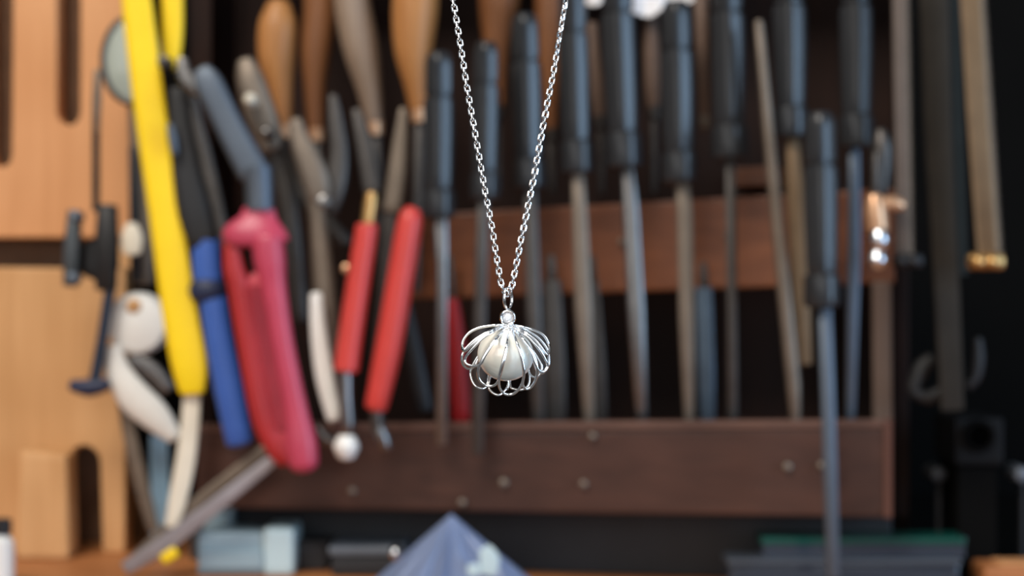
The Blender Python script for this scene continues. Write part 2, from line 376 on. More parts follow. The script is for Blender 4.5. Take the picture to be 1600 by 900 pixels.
# white cloth hung over the top of the rack
def cloth():
    t = thing('white_cloth', 'bright white cloth hanging into the top of the view behind the file handles', 'cloth', W(1000, 20, Yo(1000, .075)))
    hem = [(880, -4), (905, 4), (930, 9), (944, 2), (962, 4), (980, 16), (1000, 24), (1018, 26), (1034, 14), (1050, 6), (1075, 5), (1090, -2)]
    top = -120; rows = 9
    cols = crom(hem, 4); nc = len(cols); v = []; f = []
    for side in (0, 1):
        for j in range(rows):
            s = j/(rows-1)
            for i, (a, b) in enumerate(cols):
                off = .075 + .004*math.sin(i*.55+side*.0) + .003*math.sin(i*.21+1) + side*.003
                v.append(W(a, top+(b-top)*s, Yo(a, off)))
    n = rows*nc
    for j in range(rows-1):
        for i in range(nc-1):
            a = j*nc+i; f.append((a, a+1, a+nc+1, a+nc)); f.append((n+a, n+a+nc, n+a+nc+1, n+a+1))
    for i in range(nc-1):
        for j in (0, rows-1): a = j*nc+i; f.append((a, n+a, n+a+1, a+1))
    for j in range(rows-1):
        for i in (0, nc-1): a = j*nc+i; f.append((a, a+nc, n+a+nc, n+a))
    link_mesh('cloth', v, f, M['rag'], t, 60)
cloth()

# ------------------------------------------------------------------ red handled tools
t = thing('red_handled_tool', 'red-handled tool with a brass top and a round white end', 'hand tool', W(540, 720, Yo(540, -.02)))
Y = Yo(560, -.03)
S(t, 'handle', M['red'], [(573, 352, 17), (571, 372, 18), (556, 470, 19), (541, 578, 20)], Y, sub=3, cap=.25, seg=20)
S(t, 'brass_ferrule', M['brass'], [(581, 303, 9), (579, 318, 11), (576, 340, 10), (574, 352, 11)], Y, cap=.5)
S(t, 'shank', st, [(540, 578, 11), (541, 620, 11), (543, 660, 13), (541, 685, 10)], Y, cap=.2)
S(t, 'knob', M['white'], [(541, 684, 14), (541, 698, 20), (541, 712, 14)], Y, sub=4, cap=.5, seg=20)
t = thing('red_handled_tool', 'larger plain red handle leaning beside the leftmost black file', 'hand tool', W(600, 705, Yo(600, -.02)))
Y = Yo(620, -.03)
S(t, 'handle', M['red'], [(645, 332, 15), (640, 350, 20), (625, 440, 21), (606, 550, 21), (588, 634, 18)], Y, sub=3, cap=.6, seg=20)
S(t, 'shank', dk, [(588, 634, 12), (590, 672, 10)], Y, cap=.2)
S(t, 'steel_tip', st, [(592, 668, 10), (600, 688, 11), (604, 700, 8)], Y, cap=.5)

# ------------------------------------------------------------------ pink handled pliers
t = thing('pliers', 'pink and red handled pliers with ribbed grips and a grey steel head', 'pliers', W(470, 745, Yo(470, -.03)))
Y = Yo(420, -.035)
S(t, 'jaw', M['bluesteel'], [(316, 112, 16), (326, 130, 22), (350, 180, 22), (378, 235, 24), (396, 268, 25)], Y, sub=3, dr=.5, n=3.2, cap=.5)
S(t, 'jaw', M['steel'], [(284, 92, 8), (290, 120, 13), (312, 140, 13), (330, 150, 10)], Y+.01, sub=3, dr=.6, n=3, cap=.4)
S(t, 'collar', M['bluesteel'], [(402, 262, 24), (405, 290, 22), (406, 328, 22)], Y, sub=2, dr=.8, cap=.1)
S(t, 'guard', M['pink'], [(405, 326, 25), (404, 340, 30), (402, 356, 46), (400, 370, 53), (400, 380, 46)], Y, sub=3, dr=.4, cap=.15, seg=24)
S(t, 'handle', M['redvinyl'], [(362, 380, 13), (366, 420, 17), (374, 450, 18), (388, 540, 17), (410, 650, 18), (432, 702, 16), (446, 720, 12)], Y+.002, sub=4, dr=.8, cap=.5, seg=24)
S(t, 'handle', M['pink'], [(418, 376, 25), (422, 410, 25), (428, 450, 20), (442, 540, 18), (462, 640, 19), (470, 690, 25), (474, 722, 24)], Y-.002, sub=4, dr=.8, cap=.7, seg=24)
grip = S(t, 'grip', M['grip'], [(398, 430, 8), (401, 450, 14), (414, 540, 17), (438, 640, 18), (448, 690, 16), (454, 712, 10)], Y-.0005, sub=4, dr=.5, cap=.5, seg=20)
v, f = [], []
for k in range(42):
    q = k/41; b = 446+(668-446)*q; a = 401+(444-401)*q**1.12
    vv, ff = tube([(W(a-14, b+2, Y-.0036), .0006, .0010), (W(a, b, Y-.0042), .0006, .0014), (W(a+14, b-3, Y-.0038), .0006, .0010)], 6, 2, .3)
    f += [tuple(i+len(v) for i in q2) for q2 in ff]; v += vv
link_mesh('grip_ribs', v, f, M['grip'], grip, 40, kind='stuff')

# ------------------------------------------------------------------ blue handled pliers
t = thing('pliers', 'blue handled pliers with a navy guard and long dark jaws', 'pliers', W(380, 700, Yo(380, -.01)))
Y = Yo(330, -.024)
S(t, 'handle', M['blue'], [(322, 372, 20), (322, 405, 22), (325, 445, 22)], Y, sub=3, dr=.6, cap=.3)
S(t, 'guard', M['navy'], [(324, 440, 24), (324, 452, 30), (326, 465, 26)], Y-.001, sub=2, dr=.6, cap=.2)
S(t, 'handle', M['blue'], [(332, 462, 21), (342, 530, 22), (358, 610, 23), (374, 690, 21)], Y, sub=3, dr=.7, cap=.4)
S(t, 'jaw', M['matteblack'], [(276, 140, 12), (282, 200, 17), (292, 270, 22), (304, 330, 26), (318, 378, 24)], Y, sub=3, dr=.5, n=3, cap=.4)
S(t, 'jaw', dk, [(296, 130, 8), (304, 190, 13), (318, 250, 16), (334, 320, 16), (346, 388, 15)], Y+.006, sub=3, dr=.5, n=3, cap=.4)
S(t, 'pivot', M['bluesteel'], [(266, 196, 6), (270, 218, 8), (273, 240, 6)], Y-.008, sub=3, cap=.5)

# ------------------------------------------------------------------ grey pliers in the middle
t = thing('pliers', 'grey steel pliers with a pale lower handle between the pink pliers and red handles', 'pliers', W(522, 668, Yo(522, -.01)))
Y = Yo(500, -.012)
S(t, 'jaw', M['taupe'], [(462, 188, 10), (468, 215, 15), (480, 245, 20), (492, 275, 22), (500, 310, 18)], Y, sub=3, dr=.6, n=3, cap=.4)
S(t, 'jaw', dk, [(520, 150, 7), (525, 190, 12), (530, 240, 15), (524, 290, 18), (512, 330, 16)], Y+.006, sub=3, dr=.6, n=3, cap=.4)
S(t, 'handle', M['taupe'], [(492, 300, 14), (498, 350, 14), (504, 420, 17), (510, 490, 18), (518, 560, 14)], Y, sub=3, dr=.6, cap=.3)
S(t, 'handle', M['white'], [(494, 462, 10), (498, 520, 13), (508, 590, 15), (522, 652, 12)], Y-.012, sub=3, dr=.7, cap=.6)
disc(t, 'pivot', M['steel'], 505, 316, Y-.018, 12, .008, 16, dome=.001)
S(t, 'spring', st, [(497, 668, 8), (508, 684, 9), (522, 690, 8)], Y-.004, sub=3, cap=.4)
# steel hinge tool in the shadow
t = thing('pliers', 'round-nosed dark pliers with a pale disc for a highlight above the pink handles', 'pliers', W(425, 320, Yo(425, .01)))
Y = Yo(400, .01)
S(t, 'jaw', M['taupe'], [(384, 98, 14), (390, 120, 21), (400, 155, 24), (414, 195, 24), (424, 230, 18)], Y, sub=3, dr=.6, n=2.6, cap=.6)
S(t, 'handle', dk, [(422, 220, 17), (440, 270, 18), (452, 330, 17), (462, 420, 15), (470, 500, 13)], Y+.006, sub=3, dr=.6, cap=.4)
S(t, 'handle', dk, [(430, 215, 13), (470, 300, 16), (540, 380, 13)], Y+.012, sub=3, dr=.6, cap=.4)
disc(t, 'glint_rivet', M['cream'], 390, 155, Y-.02, 10, .01, 16, dome=.002)  # cream disc paints the highlight on the hinge
disc(t, 'glint_rivet', M['steel'], 416, 207, Y-.018, 11, .01, 16, dome=.002)
# dark pliers whose jaws rise between the wooden handles and whose legs pass behind the red handles
t = thing('pliers', 'dark steel pliers with long jaws behind the two red handles', 'pliers', W(660, 640, Yo(660, .01)))
Y = Yo(600, .0)
S(t, 'jaw', M['darksteel'], [(556, 172, 7), (566, 210, 13), (576, 260, 15), (582, 300, 15)], Y, sub=3, dr=.6, n=3, cap=.3)
S(t, 'jaw', M['taupe'], [(630, 170, 6), (626, 220, 12), (620, 280, 15), (612, 330, 15)], Y-.002, sub=3, dr=.6, n=3, cap=.3)
S(t, 'handle', M['darksteel'], [(612, 325, 15), (608, 390, 12), (600, 470, 11), (585, 600, 10)], Y, sub=3, dr=.6, cap=.3)
S(t, 'handle', M['matteblack'], [(584, 295, 14), (610, 400, 14), (640, 520, 14), (664, 640, 13)], Y+.012, sub=3, dr=.6, cap=.3)
disc(t, 'pivot', M['copper'], 541, 420, Y-.004, 8, .02, 16, dome=.001)

# ------------------------------------------------------------------ yellow shears
t = thing('shears', 'long yellow-handled shears slanting down to a pale steel blade', 'shears', W(268, 822, 1.0))
Y = 0.962
S(t, 'handle', M['yellow'], [(207, -60, 20), (216, 20, 24), (232, 150, 25), (258, 330, 26), (280, 480, 28), (296, 570, 28), (300, 612, 20)], Y, sub=4, dr=.4, n=3, cap=.3, seg=20)
S(t, 'handle', M['yellow'], [(268, -60, 17), (270, 20, 17), (270, 70, 15), (268, 105, 11)], Y+.012, sub=3, dr=.5, n=3, cap=.4, seg=20)
S(t, 'blade', M['cream'], [(300, 610, 13), (298, 650, 14), (290, 720, 15), (278, 780, 14), (268, 822, 10)], Y+.004, sub=3, dr=.35, n=4, cap=.3)
disc(t, 'pivot', dk, 255, 96, Y-.002, 11, .016, 18, dome=.001)

# ------------------------------------------------------------------ white handled scissors
t = thing('scissors', 'white-handled scissors with a round bow and thin grey blades beside the yellow shears', 'scissors', W(240, 830, 1.03))
Y = 1.02
def ring_px(parent, name, m, cx, cy, rx, ry, wr, Y, rot=0.0, dr=1.0):
    P = []; k = 28
    for i in range(k+1):
        a = 2*PI*i/k
        x, y = rx*math.cos(a), ry*math.sin(a)
        P.append((W(cx+x*math.cos(rot)-y*math.sin(rot), cy+x*math.sin(rot)+y*math.cos(rot), Y), wr*Y/F, wr*Y/F*dr))
    v, f = tube(P, 12, 2, 0)
    return link_mesh(name, v, f, m, parent, 50)
disc(t, 'bow', M['white'], 213, 506, Y, 49, .012, 32, dome=.003)
disc(t, 'bow_boss', M['tan2'], 209, 479, Y-.002, 13, .012, 20, dome=.003)
S(t, 'bow', M['white'], [(176, 545, 14), (184, 580, 20), (208, 618, 26), (242, 650, 24), (272, 682, 13)], Y-.002, sub=4, dr=.5, cap=.5)
S(t, 'blade', tm, [(192, 620, 10), (205, 690, 11), (222, 760, 11), (240, 828, 9)], Y+.008, sub=3, dr=.3, n=4, cap=.3)
S(t, 'blade', M['steel'], [(205, 560, 12), (238, 580, 15), (262, 610, 12)], Y+.004, sub=3, dr=.4, n=3, cap=.3)
# pale blue plastic strip behind
t = thing('plastic_strip', 'pale blue plastic strip standing between the scissor and shear blades', 'strip', W(252, 850, 1.06))
S(t, 'strip', mat('sky_blue_plastic', (150, 192, 220), .35), [(248, 680, 13), (250, 740, 15), (252, 850, 15)], 1.05, dr=.3, n=5, cap=.1)

# ------------------------------------------------------------------ magnifier
t = thing('magnifying_glass', 'round grey-green magnifying glass with a dark rim half behind the yellow shears', 'magnifier', W(222, 450, 1.03))
Y = 1.03
ring_px(t, 'rim', dk, 206, 94, 44, 66, 6, Y)
v = []; f = []
for k in range(28):
    a = 2*PI*k/28
    for dy, s in ((-.004, .55), (-.001, .98), (.002, .98), (.005, .55)): v.append(W(206+44*s*math.cos(a), 94+66*s*math.sin(a), Y) + Vector((0, dy, 0)))
for k in range(28):
    k2 = (k+1) % 28
    for i in range(3): f.append((k*4+i, k*4+i+1, k2*4+i+1, k2*4+i))
f.append(tuple(k*4 for k in range(28))); f.append(tuple(k*4+3 for k in range(28))[::-1])
link_mesh('lens', v, f, M['lens'], t, 50)
S(t, 'handle', M['taupe'], [(212, 158, 12), (216, 200, 15), (222, 300, 17), (226, 440, 16)], Y+.004, sub=2, dr=.7, cap=.4)
S(t, 'handle_tag', M['cream'], [(206, 352, 10), (206, 372, 17), (206, 394, 14)], Y-.018, sub=3, dr=.3, cap=.4)
S(t, 'handle_core', M['matteblack'], [(207, 230, 6), (209, 330, 7), (212, 440, 8)], Y-.006, cap=.3)

# ------------------------------------------------------------------ black bar clamp
t = thing('bar_clamp', 'small black clamp on a thin rod hanging in front of the tan boards', 'clamp', W(140, 615, 1.0))
Y = 1.01
S(t, 'rod', M['taupe'], [(153, 110, 6), (151, 160, 7), (150, 205, 6)], Y, cap=.3)
S(t, 'rod', M['matteblack'], [(150, 200, 6), (150, 330, 6)], Y, cap=.1)
S(t, 'body', M['matteblack'], [(168, 322, 15), (167, 380, 18), (166, 452, 16)], Y, dr=.8, n=4, cap=.2)
S(t, 'bridge', M['matteblack'], [(124, 405, 22), (150, 405, 34), (168, 405, 36)], Y+.004, dr=.4, n=4, cap=.1)
S(t, 'jaw', mat('grey_cast_metal', (74, 80, 84), .45, .4), [(117, 330, 11), (113, 385, 13), (110, 446, 11)], Y-.004, dr=.8, n=3.4, cap=.2)
disc(t, 'screw', M['bluesteel'], 117, 338, Y-.016, 9, .01, 16, dome=.001)
disc(t, 'screw', M['bluesteel'], 112, 435, Y-.016, 10, .01, 16, dome=.001)
S(t, 'arm', mat('blue_black_steel', (44, 54, 72), .4, .3), [(172, 450, 9), (160, 530, 9), (148, 598, 10)], Y, dr=.8, cap=.2)
S(t, 'foot', M['navy'], [(112, 602, 9), (140, 606, 14), (168, 600, 10)], Y, sub=3, dr=.8, cap=.5)

# ------------------------------------------------------------------ tan tool boards on the left
def arc(cx, cy, rx, ry, a0, a1, k=10):
    return [(cx+rx*math.cos(a0+(a1-a0)*i/k), cy+ry*math.sin(a0+(a1-a0)*i/k)) for i in range(k+1)]
t = thing('tool_board', 'tan wooden tool board with rounded slots in an upper and a lower panel', 'board', Vector((W(60, 0, 1.1).x, 1.1, BZ)))
up = [(212, -160), (206, 372), (-120, 372), (-120, -160), (-18, -160)]
up += [(-18, 240)] + arc(1, 240, 17, 22, PI, 0)[1:] + [(22, -160), (88, -160)] + arc(107, 174, 18, 22, PI, 0) + [(126, -160)]
plate(t, 'upper_panel', M['tan'], up, 1.08, .02)
lo = [(-120, 416), (196, 420), (196, 880), (160, 880)] + arc(131, 725, 25, 28, 0, -PI) + [(104, 880), (-120, 880)]
Yl = 1.06
fz = 450 + (CZ-BZ)*F/Yl
lo = [(a, fz if b == 880 else b) for a, b in lo]
plate(t, 'lower_panel', M['tan2'], lo, Yl, .02)
slab(t, 'backing', mat('dark_brown_backing', (122, 90, 66), .7), [Vector((W(a, 0, 1.11).x, 1.11, z)) for a, z in ((-120, CZ+.2), (206, CZ+.2), (206, BZ), (-120, BZ))], Vector((0, .012, 0)))
for a0, a1 in ((-120, -80), (186, 204)):
    slab(t, 'cleat', M['tan2'], [W(a, b, 1.084) for a, b in ((a0, 372), (a1, 372), (a1, 420), (a0, 420))], Vector((0, .016, 0)))
slab(t, 'block', M['tan2'], [Vector((W(a, 0, 1.035).x, 1.035, z)) for a, z in ((30, W(0, 704, 1.035).z), (104, W(0, 710, 1.035).z), (108, BZ), (24, BZ))], Vector((0, .025, 0)), .003)

# ------------------------------------------------------------------ right: saw frames and dark objects
def saw(label, m, spine, hw, teeth_side, clamp, mc, Y):
    t = thing('saw', label, 'saw', W(clamp[0], clamp[1], Y), 'slim saws hanging right of the rack')
    S(t, 'blade', m, [(a, b, hw) for a, b in spine], Y, dr=.18, n=5, cap=.05)
    v, f = [], []
    (a0, b0), (a1, b1) = spine[0], spine[-1]
    k = 100
    for i in range(k):
        s0, s1 = i/k, (i+1)/k
        q0 = Vector((a0+(a1-a0)*s0, b0+(b1-b0)*s0)); q1 = Vector((a0+(a1-a0)*s1, b0+(b1-b0)*s1))
        for (q, e) in ((q0, hw-1), (q1, hw-1), (q1, hw+7)):
            for dy in (-.0006, .0006): v.append(W(q.x+teeth_side*e, q.y, Y+dy))
        j = i*6
        f += [(j, j+2, j+4), (j+1, j+5, j+3), (j, j+1, j+3, j+2), (j+2, j+3, j+5, j+4), (j+4, j+5, j+1, j)]
    link_mesh('teeth', v, f, M['taupe'], t, 0, kind='stuff')
    cx, cy, cw, ch = clamp
    S(t, 'clamp', mc, [(cx-cw, cy, ch), (cx+cw, cy, ch)], Y, dr=1, n=3, cap=.4)
    disc(t, 'thumb_screw', mc, cx+cw*.5, cy, Y-ch*Y/F-.003, ch*.9, .006, 18, dome=.002)
    disc(t, 'thumb_screw', mc, cx-cw*.4, cy, Y-ch*Y/F-.003, ch*.9, .006, 18, dome=.002)
    return t
saw('slim saw with a dull greyish blade and dark end clamp', mat('dull_brown_metal', (94, 80, 70), .55, .3), [(1404, -60), (1408, 180), (1412, 396)], 10, 1, (1418, 408, 20, 11), M['matteblack'], .9)
saw('slim saw with a brassy blade and a shining brass end clamp', M['tanmetal'], [(1514, -60), (1528, 180), (1544, 396)], 17, 1, (1540, 409, 24, 13), M['brass'], .9)
t = thing('steel_bar', 'broad dark bar hanging between the two slim saws', 'bar', W(1490, 640, .92))
S(t, 'bar', mat('dull_dark_metal', (46, 42, 37), .75, .1, spec=.2), [(1458, -60, 24), (1466, 200, 22), (1478, 430, 20), (1488, 640, 18)], .92, dr=.3, n=5, cap=.1)
S(t, 'edge_strip', mat('green_black_metal', (32, 35, 33), .7, .1, spec=.2), [(1488, -60, 11), (1494, 200, 11), (1502, 430, 10)], .925, dr=.4, n=4, cap=.1)
t = thing('nozzle', 'copper-coloured nozzle with two beads standing in for highlights at the end of the rail', 'nozzle', W(1372, 415, .885))
S(t, 'body', M['copper'], [(1366, 306, 12), (1368, 330, 18), (1372, 362, 17)], .89, sub=3, cap=.3)
S(t, 'branch', M['copper'], [(1374, 318, 10), (1396, 318, 12), (1410, 322, 9)], .892, sub=2, cap=.4)
S(t, 'glint_bead', M['brightsteel'], [(1373, 362, 12), (1374, 376, 16), (1374, 390, 10)], .885, sub=3, cap=.5)  # bright steel blobs modelled in place of highlights
S(t, 'glint_bead', M['brightsteel'], [(1371, 394, 11), (1371, 406, 16), (1371, 418, 10)], .885, sub=3, cap=.5)
S(t, 'stem', dk, [(1370, 240, 7), (1368, 308, 8)], .893, cap=.3)
t = thing('round_tool', 'small grey domed tool top beside the rightmost black file handle', 'hand tool', W(1378, 300, .91))
S(t, 'dome', dk, [(1376, 206, 10), (1378, 225, 17), (1378, 260, 17), (1376, 300, 12)], .905, sub=3, cap=.6)
t = thing('black_block', 'black square block with a round hole in the dark right corner', 'block', W(1530, 728, .96))
o = slab(t, 'body', mat('soot_black', (14, 14, 15), .7, spec=.2), [W(a, b, .96) for a, b in ((1492, 652), (1570, 652), (1570, 728), (1492, 728))], Vector((0, .05, 0)), .003)
disc(t, 'hole_rim', M['wallblack'], 1531, 682, .957, 26, .006, 24, hole=.7)
disc(t, 'hole', mat('hole_shade', (3, 3, 3), .95, spec=0.0), 1531, 682, .9595, 19, .004, 24)  # flat black disc, the hole's darkness put into its colour
slab(t, 'foot', M['wallblack'], [Vector((W(a, 0, .96).x, .965, z)) for a, z in ((1500, W(0, 728, .96).z), (1562, W(0, 728, .96).z), (1562, BZ), (1500, BZ))], Vector((0, .04, 0)), .001)
for i, (a, b, lab) in enumerate(((1467, 742, 'small dark knob left of the black block with the round hole'), (1598, 742, 'small grey knob cut by the right edge of the frame'))):
    t = thing('knob', lab, 'knob', W(a, b, .98), None)
    disc(t, 'cap', M['plinth' if i == 0 else 'greybox'], a, b, .975, 13, .02, 18, dome=.002)
    S(t, 'stalk', M['matteblack'], [(a, b+8, 5, .985), (a, 450+(CZ-BZ)*F/.985, 6, .985)], .985, cap=0)
t = thing('dark_clip', 'dark grey clip hanging above the black block', 'clip', W(1445, 625, .93))
S(t, 'arm', mat('charcoal_plastic', (26, 26, 26), .6), [(1426, 610, 10), (1440, 575, 13), (1455, 560, 10)], .93, sub=3, cap=.5)
S(t, 'arm', M['matteblack'], [(1428, 612, 10), (1450, 622, 12), (1470, 610, 9)], .93, sub=3, cap=.5)
t = thing('steel_hook', 'small grey steel hook right of the broad dark bar', 'hook', W(1522, 600, .94))
S(t, 'hook', M['matteblack'], [(1528, 530, 7), (1529, 560, 10), (1524, 590, 9), (1512, 604, 7)], .94, sub=3, cap=.5)

# ------------------------------------------------------------------ things on the bench
def on_bench(px, Y): return Vector((W(px, 0, Y).x, Y, BZ))
def zbox(parent, name, m, px0, px1, top, Y, depth, bev=.002, z0=None, label=None):
    return slab(parent, name, m, [Vector((W(a, 0, Y).x, Y, z)) for a, z in ((px0, W(0, top, Y).z), (px1, W(0, top, Y).z), (px1, BZ if z0 is None else z0), (px0, BZ if z0 is None else z0))], Vector((0, depth, 0)), bev, label)
t = thing('plastic_box', 'pale blue clear plastic box with a frosted right end on the bench', 'box', on_bench(380, .985))
zbox(t, 'tray', M['paleblue'], 308, 412, 832, .98, .035)
zbox(t, 'lid', M['paleblue2'], 410, 459, 826, .978, .04, .003)
zbox(t, 'rib', M['paleblue'], 310, 410, 862, .976, .004, .0008, BZ+.004)
t = thing('small_box', 'small pale blue cube behind the tweezers on the bench', 'box', on_bench(342, 1.03))
zbox(t, 'body', M['paleblue'], 318, 364, 792, 1.02, .03, .002)
zbox(t, 'lid', M['paleblue2'], 316, 366, 788, 1.019, .032, .001, W(0, 797, 1.019).z)
t = thing('tweezers', 'long steel tweezers leaning diagonally against the lower shelf', 'tweezers', W(195, 892, .96))
twz = mat('satin_grey_tweezer_steel', (150, 146, 150), .45, .4)
S(t, 'arm', twz, [(430, 716, 9, .955), (330, 795, 12, .96), (250, 856, 14, .965), (196, 888, 11, .968)], 0, dr=.3, n=4, cap=.2)
S(t, 'arm', M['taupe'], [(414, 702, 8, .965), (330, 768, 10, .968), (250, 840, 12, .968), (200, 886, 10, .969)], 0, dr=.3, n=4, cap=.2)
S(t, 'yellow_grip', M['yellow'], [(256, 874, 9), (274, 862, 9)], .958, sub=2, dr=.6, cap=.4, label='small yellow grip on the tweezers')
t = thing('bottle', 'white bottle with a dark cap at the lower left edge', 'bottle', on_bench(2, .95))
S(t, 'body', M['white'], [(0, 915, 22), (0, 870, 22), (0, 845, 21), (0, 836, 12)], .95, cap=.1)
S(t, 'cap', M['matteblack'], [(4, 834, 14), (4, 812, 14)], .95, cap=.2)
t = thing('metal_tin', 'low grey metal tin with a bright disc for a glint on the bench', 'tin', on_bench(575, .985))
zbox(t, 'body', M['plinth'], 516, 640, 868, .975, .04, .003)
zbox(t, 'lid', M['greybox'], 512, 632, 854, .973, .045, .002, W(0, 869, .973).z)
disc(t, 'glint_disc', M['brightsteel'], 618, 865, .968, 11, .006, 18, dome=.002)  # bright disc modelled in place of a blurred highlight
t = thing('dark_tin', 'low dark box between the pale plastic box and the grey tin', 'box', on_bench(486, 1.0))
zbox(t, 'body', M['plinth'], 462, 512, 850, .995, .03, .002)
zbox(t, 'lid', M['matteblack'], 460, 514, 846, .994, .032, .001, W(0, 853, .994).z)
def bag():
    Y = .945
    t = thing('plastic_bag', 'bluish clear plastic bag folded to a peak on the bench', 'bag', on_bench(708, Y))
    bz = 450+(CZ-BZ)*F/Y
    rnd = random.Random(3)
    rows, k = 12, 40
    v, f = [], []
    base = [(575, -.004), (640, -.030), (720, -.036), (800, -.026), (842, .0), (800, .022), (700, .03), (620, .022)]
    bx = crom(base+[base[0]], k//8)[:-1]; k = len(bx)
    for j in range(rows):
        s = j/(rows-1)
        for i, (a, d) in enumerate(bx):
            e = (1-s)**1.0
            fold = 1 + .10*math.sin(i*1.9+s*3)*s*0 + .13*math.sin(i*2.51+.4)*min(1, 3*(1-s))*(s > 0)
            px = 705+(a-705)*e*(.94+.06*fold); dd = d*e*fold
            py = bz + (803-bz)*s
            v.append(W(px, py, Y+dd))
    for j in range(rows-1):
        for i in range(k): f.append((j*k+i, j*k+(i+1) % k, (j+1)*k+(i+1) % k, (j+1)*k+i))
    f.append(tuple(range(k))[::-1]); f.append(tuple((rows-1)*k+i for i in range(k)))
    link_mesh('film', v, f, M['bag'], t, 20)
    S(t, 'pale_patch', M['paleblue2'], [(757, 858, 11), (765, 874, 16), (762, 896, 14)], Y-.036, dr=.2, n=4, sub=2, cap=.3, label='pale patch at the front of the bag')
    S(t, 'pale_patch', M['paleblue2'], [(738, 884, 9), (742, 898, 10)], Y-.038, dr=.2, n=4, cap=.3)  # both pale patches sit against the bag front
bag()
t = thing('glass_sheet', 'glass sheet with a green edge lying on a grey box', 'glass', on_bench(1350, .94))
zb = W(0, 872, .93).z
zbox(t, 'sheet', M['glass'], 1192, 1508, 846, .93, .026, .0008, zb)
zbox(t, 'green_edge', M['green'], 1190, 1510, 840, .929, .026, .0008, W(0, 851, .929).z, label='green polished edge of the glass')
t = thing('grey_box', 'low grey box under the green-edged glass sheet', 'box', on_bench(1320, .94))
zbox(t, 'body', M['glass'], 1140, 1500, 884, .925, .026, .002)
zbox(t, 'lid', mat('slate_grey_plastic', (58, 63, 71), .45), 1136, 1504, 873, .923, .026, .002, W(0, 886, .923).z)
t = thing('dark_cover', 'thin black sheet added to darken the bench corner right of the rack', 'mat', on_bench(1560, .98))
wbox(t, 'sheet', M['wallblack'], (.198), .42, .945, 1.339, BZ, BZ+.003, .001)  # added black sheet covering the bench where the corner is dark
t = thing('wood_offcut', 'small orange wood offcut at the lower right corner', 'wood', on_bench(1580, .93))
zbox(t, 'block', M['bench'], 1538, 1640, 886, .93, .03, .003)
zbox(t, 'end_strip', M['tan'], 1560, 1640, 880, .936, .02, .002, W(0, 888, .936).z)

# ------------------------------------------------------------------ necklace chain
YP = 0.30; MP = YP/F
LEFT = [(698, -58), (709, 7), (718, 62), (729, 133), (739, 190), (748, 243), (757, 295), (768, 353), (776, 403), (783, 443), (788.5, 455)]
RIGHT = [(797.5, 453), (801, 441), (806, 417), (813, 380), (821, 342), (828, 307), (835, 272), (845, 217), (855, 163), (865, 112), (875, 52), (883, 7), (893, -58)]
def chain():
    t = thing('necklace_chain', 'fine silver cable chain hanging in a narrow V in front of the tools', 'necklace', W(793, 466, YP))
    path = crom(LEFT + [(793, 459)] + RIGHT, 24)
    # link mesh along local z, width along x
    d, Lk, Wk = 3.0*MP, 14.8*MP, 10.2*MP
    hl, hw = (Lk-d)/2, (Wk-d)/2
    ctl = []
    for sx, sz, a0 in ((1, 1, 0), (-1, 1, PI/2), (-1, -1, PI), (1, -1, 1.5*PI)):
        r = hw*.72
        for j in range(3):
            a = a0 + j*PI/4
            ctl.append(Vector((sx*(hw-r)+r*math.cos(a), 0, sz*(hl-r)+r*math.sin(a))))
    n = len(ctl); q = 6; v = []; f = []
    for i, p in enumerate(ctl):
        tg = (ctl[(i+1) % n]-ctl[i-1]).normalized(); b = Vector((0, 1, 0)); s = tg.cross(b)
        for k in range(q):
            a = 2*PI*(k+.5)/q; v.append(p + s*(d*.55*math.cos(a)) + b*(d*.55*math.sin(a)))
    for i in range(n):
        for k in range(q): f.append((i*q+k, i*q+(k+1) % q, ((i+1) % n)*q+(k+1) % q, ((i+1) % n)*q+k))
    me = bpy.data.meshes.new('chain_link'); me.from_pydata([tuple(x) for x in v], [], f)
    for p in me.polygons: p.use_smooth = True
    me.set_sharp_from_angle(angle=math.radians(50))
    me.materials.append(M['silver'])
    # walk the path
    pts = [Vector(p) for p in path]
    cum = [0]
    for a, b in zip(pts, pts[1:]): cum.append(cum[-1]+(b-a).length)
    pitch = 9.05; nl = int(cum[-1]/pitch); j = 0
    rnd = random.Random(5)
    for i in range(nl+1):
        s = i*pitch
        while j < len(cum)-2 and cum[j+1] < s: j += 1
        u = (s-cum[j])/max(1e-6, cum[j+1]-cum[j]); p = pts[j].lerp(pts[j+1], u)
        tg = (pts[min(j+2, len(pts)-1)]-pts[max(j-1, 0)]).normalized()
        x0, z0 = p.x, p.y
        right = j > len(LEFT)*24
        tw = .14 if not right else .2 + .5*max(0, min(1, (150-z0)/110))
        ang = tw + (PI/2 if i % 2 else 0) + rnd.uniform(-.06, .06)
        zax = Vector((tg.x, 0, -tg.y)).normalized(); yax = Vector((0, 1, 0)); xax = yax.cross(zax)
        R = Matrix((xax, yax, zax)).transposed().to_4x4() @ Matrix.Rotation(ang, 4, 'Z') @ Matrix.Rotation(rnd.uniform(-.08, .08), 4, 'Y')
        o = bpy.data.objects.new('chain_link', me); C.objects.link(o); o.parent = t
        o.matrix_local = Matrix.Translation(W(x0, z0, YP)-org(t)) @ R
chain()

